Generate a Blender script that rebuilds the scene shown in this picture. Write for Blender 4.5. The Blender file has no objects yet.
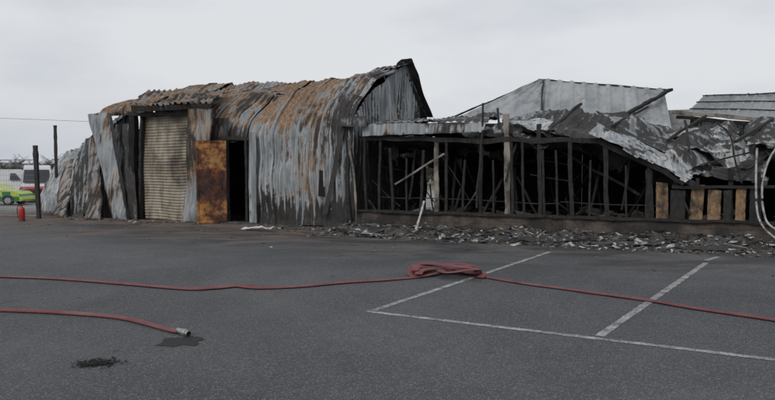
import bpy, math, random
from mathutils import Vector, Matrix, noise
random.seed(7)
R=random.random
def U(a,b): return a+(b-a)*random.random()
scene=bpy.context.scene
# ---------------------------------------------------------------- survey frame
F=603.0; HOR=168.0; CZ=1.7
PITCH=math.atan((200-HOR)/F); cp,sp=math.cos(PITCH),math.sin(PITCH)
A=math.radians(22.5); ca,sa=math.cos(A),math.sin(A)
O=Vector((-1.1,17.0,0))
def ray(px,py):
    k=(px-387.5)/F; m=-(py-200)/F
    return Vector((k, cp+m*sp, -sp+m*cp))
def to_local(p):
    d=p-O
    return Vector((d.x*ca-d.y*sa, d.x*sa+d.y*ca, d.z))
def to_world(q):
    return Vector((O.x+q[0]*ca+q[1]*sa, O.y-q[0]*sa+q[1]*ca, q[2]))
def L(px,py,v):
    "facade frame point (u along front, v into the building, z up)"
    r=ray(px,py); C=to_local(Vector((0,0,CZ)))
    rl=Vector((r.x*ca-r.y*sa, r.x*sa+r.y*ca, r.z))
    t=(v-C.y)/rl.y
    return C+rl*t
def Lz(px,z,v):
    k=(px-387.5)/F
    u=(k*((O.y+v*ca)*cp-(z-CZ)*sp)-O.x-v*sa)/(ca+k*sa*cp)
    return Vector((u,v,z))
def G(px,py,z=0.0):
    r=ray(px,py); t=(z-CZ)/r.z
    return Vector((0,0,CZ))+r*t
def nz(x,y=0,z=0,s=1.0): return noise.noise(Vector((x*s+13.1,y*s-4.7,z*s+2.3)))
def lerp(a,b,t): return a+(b-a)*t
def sst(a,b,x):
    t=max(0,min(1,(x-a)/(b-a))); return t*t*(3-2*t)
def interp(tab,x):
    if x<=tab[0][0]: return tab[0][1]
    for (a,b),(c,d) in zip(tab,tab[1:]):
        if x<=c: return b+(d-b)*(x-a)/(c-a)
    return tab[-1][1]
# ---------------------------------------------------------------- node helpers
class M:
    def __init__(s,name,rough=0.8,metal=0.0):
        s.m=bpy.data.materials.new(name); s.m.use_nodes=True
        s.nt=s.m.node_tree; s.n=s.nt.nodes; s.b=s.n['Principled BSDF']
        s.b.inputs['Roughness'].default_value=rough; s.b.inputs['Metallic'].default_value=metal
        s.tc=s.n.new('ShaderNodeTexCoord')
    def link(s,a,b): s.nt.links.new(a,b)
    def noise(s,scale,detail=6,rough=0.6,stretch=(1,1,1),dist=0.0):
        mp=s.n.new('ShaderNodeMapping'); mp.inputs['Scale'].default_value=stretch
        s.link(s.tc.outputs['Object'],mp.inputs[0])
        t=s.n.new('ShaderNodeTexNoise'); t.inputs['Scale'].default_value=scale
        t.inputs['Detail'].default_value=detail; t.inputs['Roughness'].default_value=rough
        t.inputs['Distortion'].default_value=dist
        s.link(mp.outputs[0],t.inputs['Vector']); return t.outputs[0]
    def ramp(s,src,pts):
        r=s.n.new('ShaderNodeValToRGB'); e=r.color_ramp.elements
        while len(e)<len(pts): e.new(0.5)
        for i,(p,c) in enumerate(pts):
            e[i].position=p
            if not hasattr(c,'__len__'): c=(c,c,c)
            e[i].color=(*c,1)
        s.link(src,r.inputs[0]); return r.outputs[0]
    def mix(s,f,a,b,mode='MIX'):
        x=s.n.new('ShaderNodeMix'); x.data_type='RGBA'; x.blend_type=mode
        for i,v in ((0,f),(6,a),(7,b)):
            if isinstance(v,bpy.types.NodeSocket): s.link(v,x.inputs[i])
            elif i==0: x.inputs[0].default_value=v
            else: x.inputs[i].default_value=(*v,1)
        return x.outputs[2]
    def math(s,op,a,b=0.0,clamp=False):
        x=s.n.new('ShaderNodeMath'); x.operation=op; x.use_clamp=clamp
        for i,v in ((0,a),(1,b)):
            if isinstance(v,bpy.types.NodeSocket): s.link(v,x.inputs[i])
            else: x.inputs[i].default_value=v
        return x.outputs[0]
    def color(s,c):
        if isinstance(c,bpy.types.NodeSocket): s.link(c,s.b.inputs['Base Color'])
        else: s.b.inputs['Base Color'].default_value=(*c,1)
    def bump(s,h,st=0.4,dist=0.02):
        b=s.n.new('ShaderNodeBump'); b.inputs['Strength'].default_value=st; b.inputs['Distance'].default_value=dist
        s.link(h,b.inputs['Height']); s.link(b.outputs[0],s.b.inputs['Normal'])
def plain(name,c,rough=0.6,metal=0.0,var=0.3,scale=6):
    m=M(name,rough,metal); n=m.noise(scale,6,0.6)
    m.color(m.ramp(n,[(0.3,tuple(x*(1-var) for x in c)),(0.7,tuple(min(1,x*(1+var)) for x in c))]))
    m.bump(n,0.2,0.01); return m.m

def burnt_sheet_mat():
    m=M('burnt_sheet_metal',0.65,0.1)
    at=m.n.new('ShaderNodeAttribute'); at.attribute_name='mask'
    sep=m.n.new('ShaderNodeSeparateColor'); m.link(at.outputs['Color'],sep.inputs[0])
    streak=m.noise(1.0,7,0.6,(7,2.5,0.45),0.3)
    streak2=m.noise(1.0,6,0.6,(17,6,0.4),0.2)
    blotch=m.noise(0.8,10,0.68,(1.3,1,0.8),0.6)
    fine=m.noise(9,8,0.7,(1.8,1,0.6))
    sm=m.math('ADD',m.math('MULTIPLY',streak,0.6),m.math('MULTIPLY',blotch,0.4))
    base=m.ramp(sm,[(0.38,(0.15,0.165,0.18)),(0.47,(0.30,0.325,0.34)),(0.55,(0.45,0.47,0.475)),(0.62,(0.62,0.62,0.60))])
    base=m.mix(m.ramp(streak2,[(0.48,0.0),(0.63,0.65)]),base,(0.15,0.15,0.15))
    af=m.math('ADD',sep.outputs[2],m.math('MULTIPLY',m.math('SUBTRACT',m.math('ADD',m.math('MULTIPLY',streak,0.5),m.math('MULTIPLY',fine,0.5)),0.5),2.0))
    c=m.mix(m.ramp(af,[(0.45,0.0),(0.65,0.8)]),base,(0.64,0.64,0.61))
    rustc=m.ramp(fine,[(0.3,(0.045,0.03,0.022)),(0.46,(0.16,0.088,0.045)),(0.60,(0.33,0.18,0.065)),(0.75,(0.42,0.25,0.09))])
    rf=m.math('ADD',sep.outputs[1],m.math('MULTIPLY',m.math('SUBTRACT',m.math('ADD',m.math('MULTIPLY',blotch,0.4),m.math('MULTIPLY',streak,0.6)),0.5),3.0))
    c=m.mix(m.ramp(rf,[(0.42,0.0),(0.62,0.9)]),c,rustc)
    sf=m.math('ADD',sep.outputs[0],m.math('MULTIPLY',m.math('SUBTRACT',m.math('ADD',m.math('MULTIPLY',streak,0.35),m.math('ADD',m.math('MULTIPLY',fine,0.25),m.math('MULTIPLY',blotch,0.4))),0.5),3.8))
    soot_shade_c=m.ramp(fine,[(0.35,(0.010,0.010,0.010)),(0.65,(0.045,0.040,0.037))])
    c=m.mix(m.ramp(sf,[(0.36,0.0),(0.56,0.96)]),c,soot_shade_c)  # real soot, plus rib-groove shading painted into the same mask channel
    m.color(c)
    m.link(m.ramp(blotch,[(0.3,0.55),(0.7,0.88)]),m.b.inputs['Roughness'])
    m.bump(m.math('ADD',blotch,m.math('MULTIPLY',fine,0.3)),0.3,0.04)
    return m.m
SHEET=burnt_sheet_mat()
def charred(name='charred_timber',lo=0.008,hi=0.036,ash=0.11):
    m=M(name,0.9); n=m.noise(14,8,0.7,(1,1,0.5)); n2=m.noise(2.2,6,0.6)
    c=m.ramp(n,[(0.35,lo),(0.62,(hi,hi*0.93,hi*0.88)),(0.8,(ash,ash*0.97,ash*0.93))])
    m.color(m.mix(m.ramp(n2,[(0.5,0.0),(0.75,0.5)]),c,(0.06,0.048,0.042)))
    m.bump(n,0.6,0.03); return m.m
CHAR=charred()
def simple2(name,rough,f,a,b):
    m=M(name,rough); m.color(m.mix(f(m),a(m) if callable(a) else a,b)); return m.m
PALEWOOD=simple2('scorched_pale_post',0.8,lambda m:m.ramp(m.noise(2.5,6,0.6,(1,1,0.6)),[(0.42,0.0),(0.6,0.9)]),(0.28,0.25,0.215),(0.03,0.028,0.026))
TIMBER=simple2('scorched_timber',0.8,lambda m:m.ramp(m.noise(4,8,0.72,(1,1,0.7)),[(0.40,0.0),(0.58,0.95)]),lambda m:m.ramp(m.noise(8,5,0.6,(4,4,0.4)),[(0.3,(0.17,0.10,0.055)),(0.7,(0.36,0.23,0.12))]),(0.03,0.025,0.02))
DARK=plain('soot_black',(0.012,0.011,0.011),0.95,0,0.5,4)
m=M('sooty_white_paint',0.6); m.color(m.ramp(m.noise(7,6,0.7),[(0.38,(0.12,0.115,0.11)),(0.55,(0.45,0.45,0.43))])); WHITEP=m.m
def clean_roof(name,k=1.0):
    m=M(name,0.6,0.05)
    n=m.noise(1.0,7,0.65,(0.9,0.25,0.5),0.3); n2=m.noise(0.5,8,0.7); n3=m.noise(4,7,0.7,(1,.5,1))
    c=m.ramp(n,[(0.34,(0.19*k,0.205*k,0.215*k)),(0.5,(0.29*k,0.305*k,0.315*k)),(0.66,(0.38*k,0.39*k,0.395*k))])
    c=m.mix(m.ramp(n2,[(0.53,0.0),(0.68,0.7)]),c,(0.08,0.08,0.08))
    c=m.mix(m.ramp(n3,[(0.56,0.0),(0.72,0.6)]),c,(0.10,0.085,0.07))
    m.color(c); return m.m
CLEAN=clean_roof('weathered_grey_roof_sheet')
CLEAN2=clean_roof('weathered_fibre_cement_roof',0.8)

# ---------------------------------------------------------------- mesh helpers
def link(o,parent=None):
    scene.collection.objects.link(o)
    if parent: o.parent=parent
    return o
def empty(name,loc=(0,0,0),rz=0.0):
    e=bpy.data.objects.new(name,None); e.location=loc; e.rotation_euler=(0,0,rz); e.empty_display_size=0.5
    return link(e)
def mesh(name,vs,fs,mat=None,parent=None,smooth=False,masks=None):
    me=bpy.data.meshes.new(name); me.from_pydata([tuple(v) for v in vs],[],fs)
    if mat: me.materials.append(mat)
    if masks:
        ca_=me.color_attributes.new('mask','FLOAT_COLOR','POINT')
        flat=[]
        for q in masks: flat+= [q[0],q[1],q[2],1.0]
        ca_.data.foreach_set('color',flat)
    if smooth:
        me.polygons.foreach_set('use_smooth',[True]*len(me.polygons))
    me.update()
    return link(bpy.data.objects.new(name,me),parent)
def rib01(x,pitch):
    f=(x/pitch)%1.0
    return sst(0.05,0.18,f)-sst(0.42,0.55,f)
def tri(x): return abs((x%1.0)*2-1)
def sheet(name,parent,P00,P10,P11,P01,mask=(0.3,0.2,0.3),pitch=0.2,amp=0.03,crumple=0.08,cs=1.0,seed=0.0,
          along='s',step=0.035,bow=0.0,tear=0.0,mat=None,maskf=None,bend=0.0,fold=0.0):
    P=[Vector(p) for p in (P00,P10,P11,P01)]
    ls=((P[1]-P[0]).length+(P[2]-P[3]).length)/2; lt=((P[3]-P[0]).length+(P[2]-P[1]).length)/2
    g=0.05 if fold else 0.09
    if along=='s': ns=max(4,min(400,int(ls/step))); nt=max(4,min(110,int(lt/g)))
    else: nt=max(4,min(400,int(lt/step))); ns=max(4,min(110,int(ls/g)))
    N=(P[1]-P[0]).cross(P[3]-P[0]).normalized()
    fa=seed*2.39; fd=(math.cos(fa),math.sin(fa)); fe=(math.cos(fa+1.9),math.sin(fa+1.9))
    vs=[];ms=[]
    for j in range(nt+1):
        t=j/nt
        for i in range(ns+1):
            s=i/ns
            p=P[0]*(1-s)*(1-t)+P[1]*s*(1-t)+P[2]*s*t+P[3]*(1-s)*t
            X,Y=s*ls,t*lt
            x=X if along=='s' else Y
            rb=rib01(x+0.03*nz(X*.8,Y*.8,seed),pitch) if amp else 0.5
            h=rb*amp
            q=p*cs
            n1=nz(q.x+seed*7.3,q.y,q.z); n2=nz(q.x*2.3+seed*3,q.y*2.3+9,q.z*2.3)
            h+=crumple*(1.3*n1+0.5*n2)
            cr=0
            if fold:
                w=0.2*n1
                a1=tri((X*fd[0]+Y*fd[1])*0.62+w+seed); a2=tri((X*fe[0]+Y*fe[1])*0.9-w+seed*2)
                h+=fold*1.2*(a1-0.5)+fold*0.6*(a2-0.5)
                cr=0.25*sst(.88,1,a1)+.25*sst(.12,0,a1)
            h+=bow*4*s*(1-s) + bend*4*t*(1-t)
            vs.append(p+N*h+Vector((nz(q.x*1.7,seed,q.z)*crumple*0.4,0,nz(q.z*2,seed+4,q.x*3)*crumple*0.5)))
            mk=mask if maskf is None else maskf(p,s,t)
            v_=((0.5-rb)*0.18 if amp else 0)+cr  # shade painted into rib grooves via the soot mask, crests lightened
            ed=min(X,ls-X,Y,lt-Y)
            v_+=0.16*sst(.10,0,ed)
            ms.append((mk[0]+v_,mk[1],mk[2]-v_))
    fs=[]
    for j in range(nt):
        for i in range(ns):
            if tear>0:
                s=(i+.5)/ns;t=(j+.5)/nt
                e=min(s*ls,(1-s)*ls,t*lt,(1-t)*lt)
                if e<tear and e/tear < 0.5+1.1*nz(s*ls*2.2+seed*5,t*lt*2.2): continue
            a=j*(ns+1)+i
            fs.append((a,a+1,a+ns+2,a+ns+1))
    return mesh(name,vs,fs,mat or SHEET,parent,True,ms)
def beam(name,parent,p,q,w,d=None,mat=None,wob=0.02,seg=None,taper=1.0):
    p=Vector(p);q=Vector(q);d=d or w; ax=(q-p); ln=ax.length; ax.normalize()
    ref=Vector((0,0,1)) if abs(ax.z)<0.9 else Vector((0,1,0))
    x=ax.cross(ref).normalized(); y=ax.cross(x).normalized()
    seg=seg or max(2,int(ln/0.14)); vs=[];fs=[]; sd=U(0,50)
    for i in range(seg+1):
        t=i/seg; c=p+(q-p)*t+x*nz(t*ln*1.2,sd)*wob*2+y*nz(t*ln*1.2,sd+9)*wob*2
        k=lerp(1,taper,t)*(1+0.28*nz(t*ln*5,sd+3)*(1 if wob>0 else 0))
        for a,b in ((-1,-1),(1,-1),(1,1),(-1,1)): vs.append(c+x*a*w/2*k+y*b*d/2*k)
    for i in range(seg):
        for j in range(4):
            a=i*4+j;b=i*4+(j+1)%4; fs.append((a,b,b+4,a+4))
    fs.append((3,2,1,0)); n=seg*4; fs.append((n,n+1,n+2,n+3))
    return mesh(name,vs,fs,mat or CHAR,parent)
def box(name,parent,lo,hi,mat):
    x0,y0,z0=lo;x1,y1,z1=hi
    vs=[(x0,y0,z0),(x1,y0,z0),(x1,y1,z0),(x0,y1,z0),(x0,y0,z1),(x1,y0,z1),(x1,y1,z1),(x0,y1,z1)]
    fs=[(0,3,2,1),(4,5,6,7),(0,1,5,4),(1,2,6,5),(2,3,7,6),(3,0,4,7)]
    return mesh(name,vs,fs,mat,parent)
def tube(name,parent,pts,rx,rz=None,mat=None,n=10,sub=8,cap=True,flat=None):
    rz=rz or rx; P=[Vector(p) for p in pts]
    P=[P[0]*2-P[1]]+P+[P[-1]*2-P[-2]]; C=[]
    for i in range(1,len(P)-2):
        a,b,c,d=P[i-1],P[i],P[i+1],P[i+2]
        for k in range(sub):
            t=k/sub
            C.append(0.5*((2*b)+(c-a)*t+(2*a-5*b+4*c-d)*t*t+(3*b-a-3*c+d)*t**3))
    C.append(P[-2]); vs=[];fs=[]
    for i,c in enumerate(C):
        tg=(C[min(i+1,len(C)-1)]-C[max(i-1,0)]).normalized()
        side=tg.cross(Vector((0,0,1)))
        if side.length<0.15: side=Vector((1,0,0))
        side.normalize(); up=side.cross(tg).normalized()
        fx,fz=(flat(i/(len(C)-1)) if flat else (1,1))
        for j in range(n):
            a=2*math.pi*j/n
            vs.append(c+side*math.cos(a)*rx*fx+up*math.sin(a)*rz*fz)
    for i in range(len(C)-1):
        for j in range(n):
            a=i*n+j;b=i*n+(j+1)%n; fs.append((a,b,b+n,a+n))
    if cap: fs.append(tuple(range(n-1,-1,-1))); fs.append(tuple(range((len(C)-1)*n,len(C)*n)))
    return mesh(name,vs,fs,mat,parent,True)

# ---------------------------------------------------------------- ground
def gz(x,y): return -0.75*sst(25,38,y)
m=M('asphalt',0.88)
big=m.noise(0.22,8,0.6,dist=0.5); med=m.noise(1.1,9,0.7); sp1=m.noise(90,3,0.6); vor=m.n.new('ShaderNodeTexVoronoi'); vor.inputs['Scale'].default_value=105
m.link(m.tc.outputs['Object'],vor.inputs['Vector'])
c=m.ramp(big,[(0.36,(0.052,0.054,0.058)),(0.5,(0.080,0.082,0.086)),(0.64,(0.108,0.110,0.113))])
c=m.mix(m.ramp(med,[(0.36,0.65),(0.56,0.0)]),c,(0.040,0.041,0.044))
sc=m.n.new('ShaderNodeSeparateColor'); m.link(vor.outputs['Color'],sc.inputs[0])
c=m.mix(m.ramp(sc.outputs[0],[(0.0,0.6),(0.3,0.0),(0.78,0.0),(1.0,0.75)]),c,m.mix(m.ramp(sc.outputs[0],[(0.45,0.0),(0.55,1.0)]),(0.022,0.022,0.024),(0.24,0.24,0.24)))
geo=m.n.new('ShaderNodeSeparateXYZ'); m.link(m.tc.outputs['Object'],geo.inputs[0])
X,Y=geo.outputs[0],geo.outputs[1]
vloc=m.math('ADD',m.math('MULTIPLY',X,sa),m.math('SUBTRACT',m.math('MULTIPLY',Y,ca),O.x*sa+O.y*ca))
uloc=m.math('SUBTRACT',m.math('MULTIPLY',X,ca),m.math('MULTIPLY',Y,sa)); uloc=m.math('SUBTRACT',uloc,O.x*ca-O.y*sa)
dn=m.noise(0.55,9,0.7,(1,1,1),0.4)
vv=m.math('ADD',m.math('MULTIPLY',vloc,0.1),m.math('MULTIPLY',m.math('SUBTRACT',dn,0.5),0.9))
leftw=m.ramp(m.math('ADD',m.math('MULTIPLY',uloc,0.05),0.7),[(0.60,1.0),(0.90,0.25)])
dust=m.math('MULTIPLY',m.ramp(m.math('ADD',vv,1.0),[(0.52,0.0),(0.74,0.85)]),leftw)
c=m.mix(dust,c,m.ramp(med,[(0.3,(0.080,0.062,0.050)),(0.65,(0.145,0.108,0.085))]))
wn=m.noise(0.7,8,0.65,(0.6,1.6,1),0.8)
wet=m.math('MULTIPLY',m.ramp(m.math('ADD',m.math('MULTIPLY',vloc,0.1),1.0),[(0.35,0.0),(0.62,1.0),(0.9,1.0)]),m.ramp(wn,[(0.45,0.0),(0.56,0.75)]))
c=m.mix(wet,c,(0.028,0.028,0.029))
# old oil drips and repaired seams
oil=m.noise(2.6,4,0.5); c=m.mix(m.ramp(oil,[(0.68,0.0),(0.73,0.55)]),c,(0.025,0.025,0.026))
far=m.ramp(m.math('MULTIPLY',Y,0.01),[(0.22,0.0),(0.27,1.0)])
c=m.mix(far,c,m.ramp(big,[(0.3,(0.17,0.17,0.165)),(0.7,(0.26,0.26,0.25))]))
far2=m.ramp(m.math('MULTIPLY',Y,0.01),[(0.62,0.0),(0.7,1.0)])
c=m.mix(far2,c,(0.09,0.10,0.05))
m.color(c); m.bump(m.math('ADD',sp1,m.math('MULTIPLY',vor.outputs['Distance'],0.8)),0.6,0.010)
m.link(m.math('SUBTRACT',m.ramp(med,[(0.35,0.66),(0.6,0.92)]),m.math('MULTIPLY',wet,0.35)),m.b.inputs['Roughness'])
ASPH=m.m
xs=[-600,-300,-150,-80,-50,-35,-25,-18,-12,-8,-4,0,4,8,12,18,25,35,50,80,150,300,600]
ys=[-300,-100,-40,-15,-5]+[i*1.0 for i in range(0,25)]+[25+i for i in range(0,15)]+[45,60,80,120,200,400,800]
vs=[(x,y,gz(x,y)) for y in ys for x in xs]
W_=len(xs); fs=[(j*W_+i,j*W_+i+1,(j+1)*W_+i+1,(j+1)*W_+i) for j in range(len(ys)-1) for i in range(W_-1)]
mesh('ground',vs,fs,ASPH,smooth=True)

m=M('worn_road_paint',0.8); n=m.noise(5,9,0.78); n2=m.noise(45,4,0.7)
f=m.math('ADD',m.math('MULTIPLY',n,0.6),m.math('MULTIPLY',n2,0.4))
m.color(m.ramp(f,[(0.42,(0.078,0.079,0.083)),(0.50,(0.24,0.24,0.24)),(0.60,(0.46,0.46,0.45))])); PAINT=m.m
def stripe(vs,fs,a,b,w):
    a=Vector(a);b=Vector(b); d=(b-a).normalized(); s=Vector((-d.y,d.x,0)); n=max(2,int((b-a).length/0.05)); k=len(vs)
    for i in range(n+1):
        p=a+(b-a)*i/n
        e1=w/2+0.010*nz(i*0.45,1); e2=w/2+0.010*nz(i*0.45,7)
        vs.append(p+s*e1+Vector((0,0,0.004))); vs.append(p-s*e2+Vector((0,0,0.004)))
    for i in range(n): fs.append((k+2*i,k+2*i+1,k+2*i+3,k+2*i+2))
vs=[];fs=[]
c0=G(370,312); bdir=(G(775,360)-c0).normalized(); ld=(G(550,252)-c0).normalized()
j2=G(597,338)
stripe(vs,fs,c0-bdir*0.05,c0+bdir*11,0.085)
mesh('parking_bay_line',vs,fs,PAINT)
for a,b in ((c0+ld*0.07,G(550,252)),(j2+ (G(713,258)-j2).normalized()*0.07,G(706,263)),(j2+bdir*2.5+ld*0.07,j2+bdir*2.5+ld*6.5),(G(706,260.5),G(718,257))):
    vs=[];fs=[]; stripe(vs,fs,a,b,0.09); mesh('parking_bay_line',vs,fs,PAINT)

# ---------------------------------------------------------------- shed with gable (burnt)
RZ=-A
shed=empty('burnt_corrugated_shed',O,RZ)
ridge=[(-11.2,4.65),(-8.5,4.85),(-6,4.98),(-4.4,4.85),(-3,4.72),(-2,4.80),(-1.2,4.95),(-0.5,5.15),(0.25,5.22)]
UD0=Lz(228,1.2,0).x; UD1=Lz(248,1.2,0).x; UR0=Lz(143,1.5,0).x; UR1=Lz(193,1.5,0).x
def prof(u,s):
    hr=interp(ridge,u)+0.05*nz(u*1.3,3); he=3.0+0.12*nz(u*0.8,11)
    if u>-3.4: zb=-0.02
    elif u>UR1+0.1: zb=2.5+0.12*nz(u*3,2)
    else: zb=3.45
    w=2.6
    if zb>w-0.05: w=zb+0.05
    if s<0.36:
        return 0.0, lerp(zb,w,s/0.36)
    M1=Vector((1.5,lerp(he,hr,0.55)+0.1)); E=Vector((0,w)); K=Vector((0.02,max(he,w)+0.35))
    if s<0.6:
        t=(s-0.36)/0.24; q=E*(1-t)**2+K*2*t*(1-t)+M1*t*t; return q.x,q.y
    if s<0.8:
        t=(s-0.6)/0.2; q=M1.lerp(Vector((4,hr)),t); return q.x,q.y-0.12*math.sin(t*math.pi)*(1+nz(u*1.5,5))
    t=(s-0.8)/0.2; return lerp(4,6.4,t),lerp(hr,3.0,t)
def panelset(name,u0,u1,ns,pw,sd,maskf,step=0.025):
    vs=[];fs=[];ms=[]; u=u0; k=0
    while u<u1-0.05:
        ue=min(u1,u+pw*(0.8+0.4*R()))
        off=U(-0.03,0.07); tilt=U(-0.04,0.05); lift=U(-0.03,0.06); curl=U(0.0,0.18); ps=U(-.15,.17); pr=U(-.15,.17)
        n=max(3,int((ue+0.03-u)/step)); b=len(vs)
        for j in range(ns+1):
            s=j/ns
            for i in range(n+1):
                uu=u+(ue+0.03-u)*i/n
                v,z=prof(uu,s)
                v2,z2=prof(uu,min(1,s+0.01)); t=Vector((v2-v,z2-z)); 
                if t.length<1e-6: t=Vector((0,1))
                t.normalize(); N=Vector((-t.y,t.x))
                rb=rib01(uu-u0+0.015*nz(z*2,uu),0.2)
                h=rb*0.042+off+tilt*(i/n-0.5)
                h+=0.13*nz(uu*0.8,v*0.8,z*0.9)+0.07*(tri(uu*0.55+z*0.33+nz(uu,z)*0.4)-.5)+0.012*nz(uu*7,v*7,z*7)
                h+=0.06*math.sin(z*2.2+uu)*sst(2.2,3.5,z)
                edge=abs(i/n-0.5)*2
                h+=curl*edge**6*sst(0.3,0.9,s)*(0.5+nz(s*5,sd+u))
                if s<0.02: h+=0.03
                vs.append((uu+0.04*nz(z*1.5,sd,uu),v+N.x*h,z+N.y*h+(lift if s<0.03 else 0)))
                mk=maskf(uu,v,z); rib_shade=(0.5-rb)*0.24; lap=0.22*sst(0.93,1.0,edge)  # rib grooves painted darker like occlusion, crests lighter, on top of soot
                ms.append((mk[0]+rib_shade+ps+lap,mk[1]+pr,mk[2]-rib_shade))
        for j in range(ns):
            for i in range(n):
                a=b+j*(n+1)+i
                fs.append((a,a+1,a+n+2,a+n+1))
        u=ue;k+=1
    return mesh(name,vs,fs,SHEET,shed,True,ms)
def mskR(u,v,z):
    soot=0.25+0.62*(1-sst(0.15,1.2,z))+0.25*sst(-1.1,-0.2,u)+0.30*nz(u*0.9,v,z*0.5)
    soot+=0.34*sst(2.6,3.0,z)*(1-sst(3.2,4.0,z))*max(0,nz(u*1.2,7)+.2)*2
    rust=0.26+0.40*sst(-1.0,-3.0,u)*sst(2.2,3.3,z)+0.12*sst(-0.5,0,u)+0.16*sst(2.6,3.4,z)
    return (soot,rust,0.27)
def mskL(u,v,z):
    return (0.33+0.32*nz(u,v,z)+0.4*sst(3.2,2.5,z)*(1 if u>-5.4 else 0),0.62+0.25*nz(u*0.7,v,z),0.32)
panelset('wall_and_roof_cladding',-3.4,0.22,100,0.95,1.0,mskR)
panelset('roof_cladding_over_doors',UR1+0.1,-3.4,60,0.8,4.0,mskL)
panelset('roof_cladding_over_shutter',-9.4,UR1+0.1,50,0.9,8.0,mskL,0.03)
def gab(y,z): return 0.34+0.5*(1-sst(2.0,3.4,z))+0.35*nz(y*1.1,z*0.3)
vs=[];fs=[];ms=[]; n=220;k=40; GV=6.4
for i in range(n+1):
    v=GV*i/n
    zt=lerp(3.05,4.1,min(1,v/1.5)) if v<1.5 else (lerp(4.1,5.15,(v-1.5)/2.5) if v<4 else lerp(5.15,3.0,(v-4)/(GV-4)))
    for j in range(k+1):
        z=zt*j/k; rb=rib01(v,0.2)
        h=rb*0.035+0.12*nz(v*0.9,z*0.8,5)+0.10*(tri(v*0.4+z*0.3+0.4*nz(v,z))-.5)
        vs.append((0.12+h,v,z)); ms.append((gab(v,z)+(0.5-rb)*0.2,0.26,0.42))  # soot mask also carries painted groove shading between the ribs
for i in range(n):
    for j in range(k): a=i*(k+1)+j; fs.append((a,a+k+1,a+k+2,a+1))
mesh('gable_cladding',vs,fs,SHEET,shed,True,ms)
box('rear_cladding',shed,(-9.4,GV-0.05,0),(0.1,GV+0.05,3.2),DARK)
sheet('barge_sheet',shed,(0.1,3.6,5.08),(0.50,3.9,5.36),(0.50,GV-.5,3.6),(0.1,GV-.4,3.5),(0.62,0.2,0.35),crumple=0.10,amp=0.015,seed=3,bow=0.1,fold=.08)
sheet('barge_sheet',shed,(-0.9,3.4,4.85),(0.35,3.3,5.12),(0.45,4.2,5.28),(-0.9,4.2,5.0),(0.4,0.3,0.5),crumple=0.08,amp=0.02,seed=5)
sheet('hanging_barge_flap',shed,L(399,63,4.1),L(406,66,4.1),L(423,106,5.3),L(415,112,5.2),(0.8,0.15,0.2),crumple=0.06,amp=0.0,seed=9)
sheet('torn_gutter',shed,L(338,116,-0.25),L(366,116,-0.25),L(366,127,-0.3),L(338,126,-0.3),(0.6,0.5,0.1),crumple=0.05,amp=0.0,seed=2)
beam('corner_post',shed,Lz(351,0,-0.12),L(345,122,-0.12),0.10,0.08,CHAR,0.03)
beam('corner_flashing',shed,Lz(357,0.0,-0.22),L(350,138,-0.15),0.06,0.03,PALEWOOD,0.03)
# left sagged side
def slm(a,b,c_): return lambda p,s,t:(a+0.4*nz(p.x*.9,p.y,p.z*.6)+0.35*(1-sst(0,.25,t)),b+0.3*nz(p.x,p.z,4),c_)
sheet('slumped_cladding',shed,Lz(41,0,0.3),Lz(72,0,-0.05),L(84,148,1.4),L(59,166,1.6),maskf=slm(.28,.30,.38),amp=.045,pitch=.25,crumple=0.08,seed=11,bow=0.22,bend=0.18,step=.025)
sheet('slumped_cladding',shed,Lz(66,0,-0.2),Lz(98,0,-0.15),L(106,128,0.9),L(74,152,1.2),maskf=slm(.38,.34,.34),amp=.045,pitch=.25,crumple=0.08,seed=17,bow=0.10,bend=0.14,step=.025,tear=.08)
sheet('slumped_cladding',shed,Lz(84,0,0.1),Lz(132,0,0.05),L(134,108,0.7),L(96,138,0.9),maskf=slm(.62,.3,.3),amp=.04,crumple=0.08,seed=12,bend=0.12,step=.025)
sheet('slumped_cladding',shed,Lz(38,0,1.6),Lz(62,0,0.9),L(90,148,1.8),L(54,174,2.5),maskf=slm(.40,.25,.34),amp=.045,pitch=.25,crumple=0.10,seed=13,bend=0.2,step=.03)
sheet('peeled_sheet',shed,Lz(52,0,-0.75),Lz(66,0,-0.7),L(74,158,.9),L(63,165,.9),(0.30,0.50,0.3),amp=.0,crumple=0.08,seed=18,fold=.06,bow=.08)
sheet('peeled_sheet',shed,Lz(86,0,-0.65),Lz(101,0,-0.6),L(99,133,.2),L(89,142,.3),(0.40,0.55,0.3),amp=.0,crumple=0.08,seed=19,fold=.07,bow=.08)
sheet('left_gable_cladding',shed,(-9.4,0.3,0),(-9.4,GV,0),(-9.4,GV-.1,2.9),(-9.4,0.5,3.2),(0.6,0.2,0.3),crumple=0.10,seed=15)
sheet('folded_roof_sheet',shed,L(92,142,1.0),L(128,112,0.5),L(150,95,2.5),L(116,122,2.6),(0.50,0.45,0.3),crumple=0.10,seed=14,step=0.04,fold=.12)
sheet('leaning_panel',shed,Lz(113,0,-0.55),Lz(127,0,-0.5),L(108,112,-0.15),L(88,114,-0.25),maskf=lambda p,s,t:(0.20+.3*nz(p.x*2,p.z)+.3*sst(.2,0,t),0.44,0.20),amp=0.0,crumple=0.06,seed=21,bow=0.04,fold=.05)
sheet('leaning_panel',shed,Lz(128,0,-0.3),Lz(138,0,-0.3),L(131,122,-0.05),L(123,124,-0.1),(0.65,0.35,0.2),amp=0.02,crumple=0.06,seed=22)
sheet('leaning_panel_edge',shed,Lz(127,0,-0.5),Lz(129.5,0,-0.42),L(111.5,113,-0.1),L(108,112,-0.15),(0.9,0.2,0.1),amp=0.0,crumple=0.03,seed=23)
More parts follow.
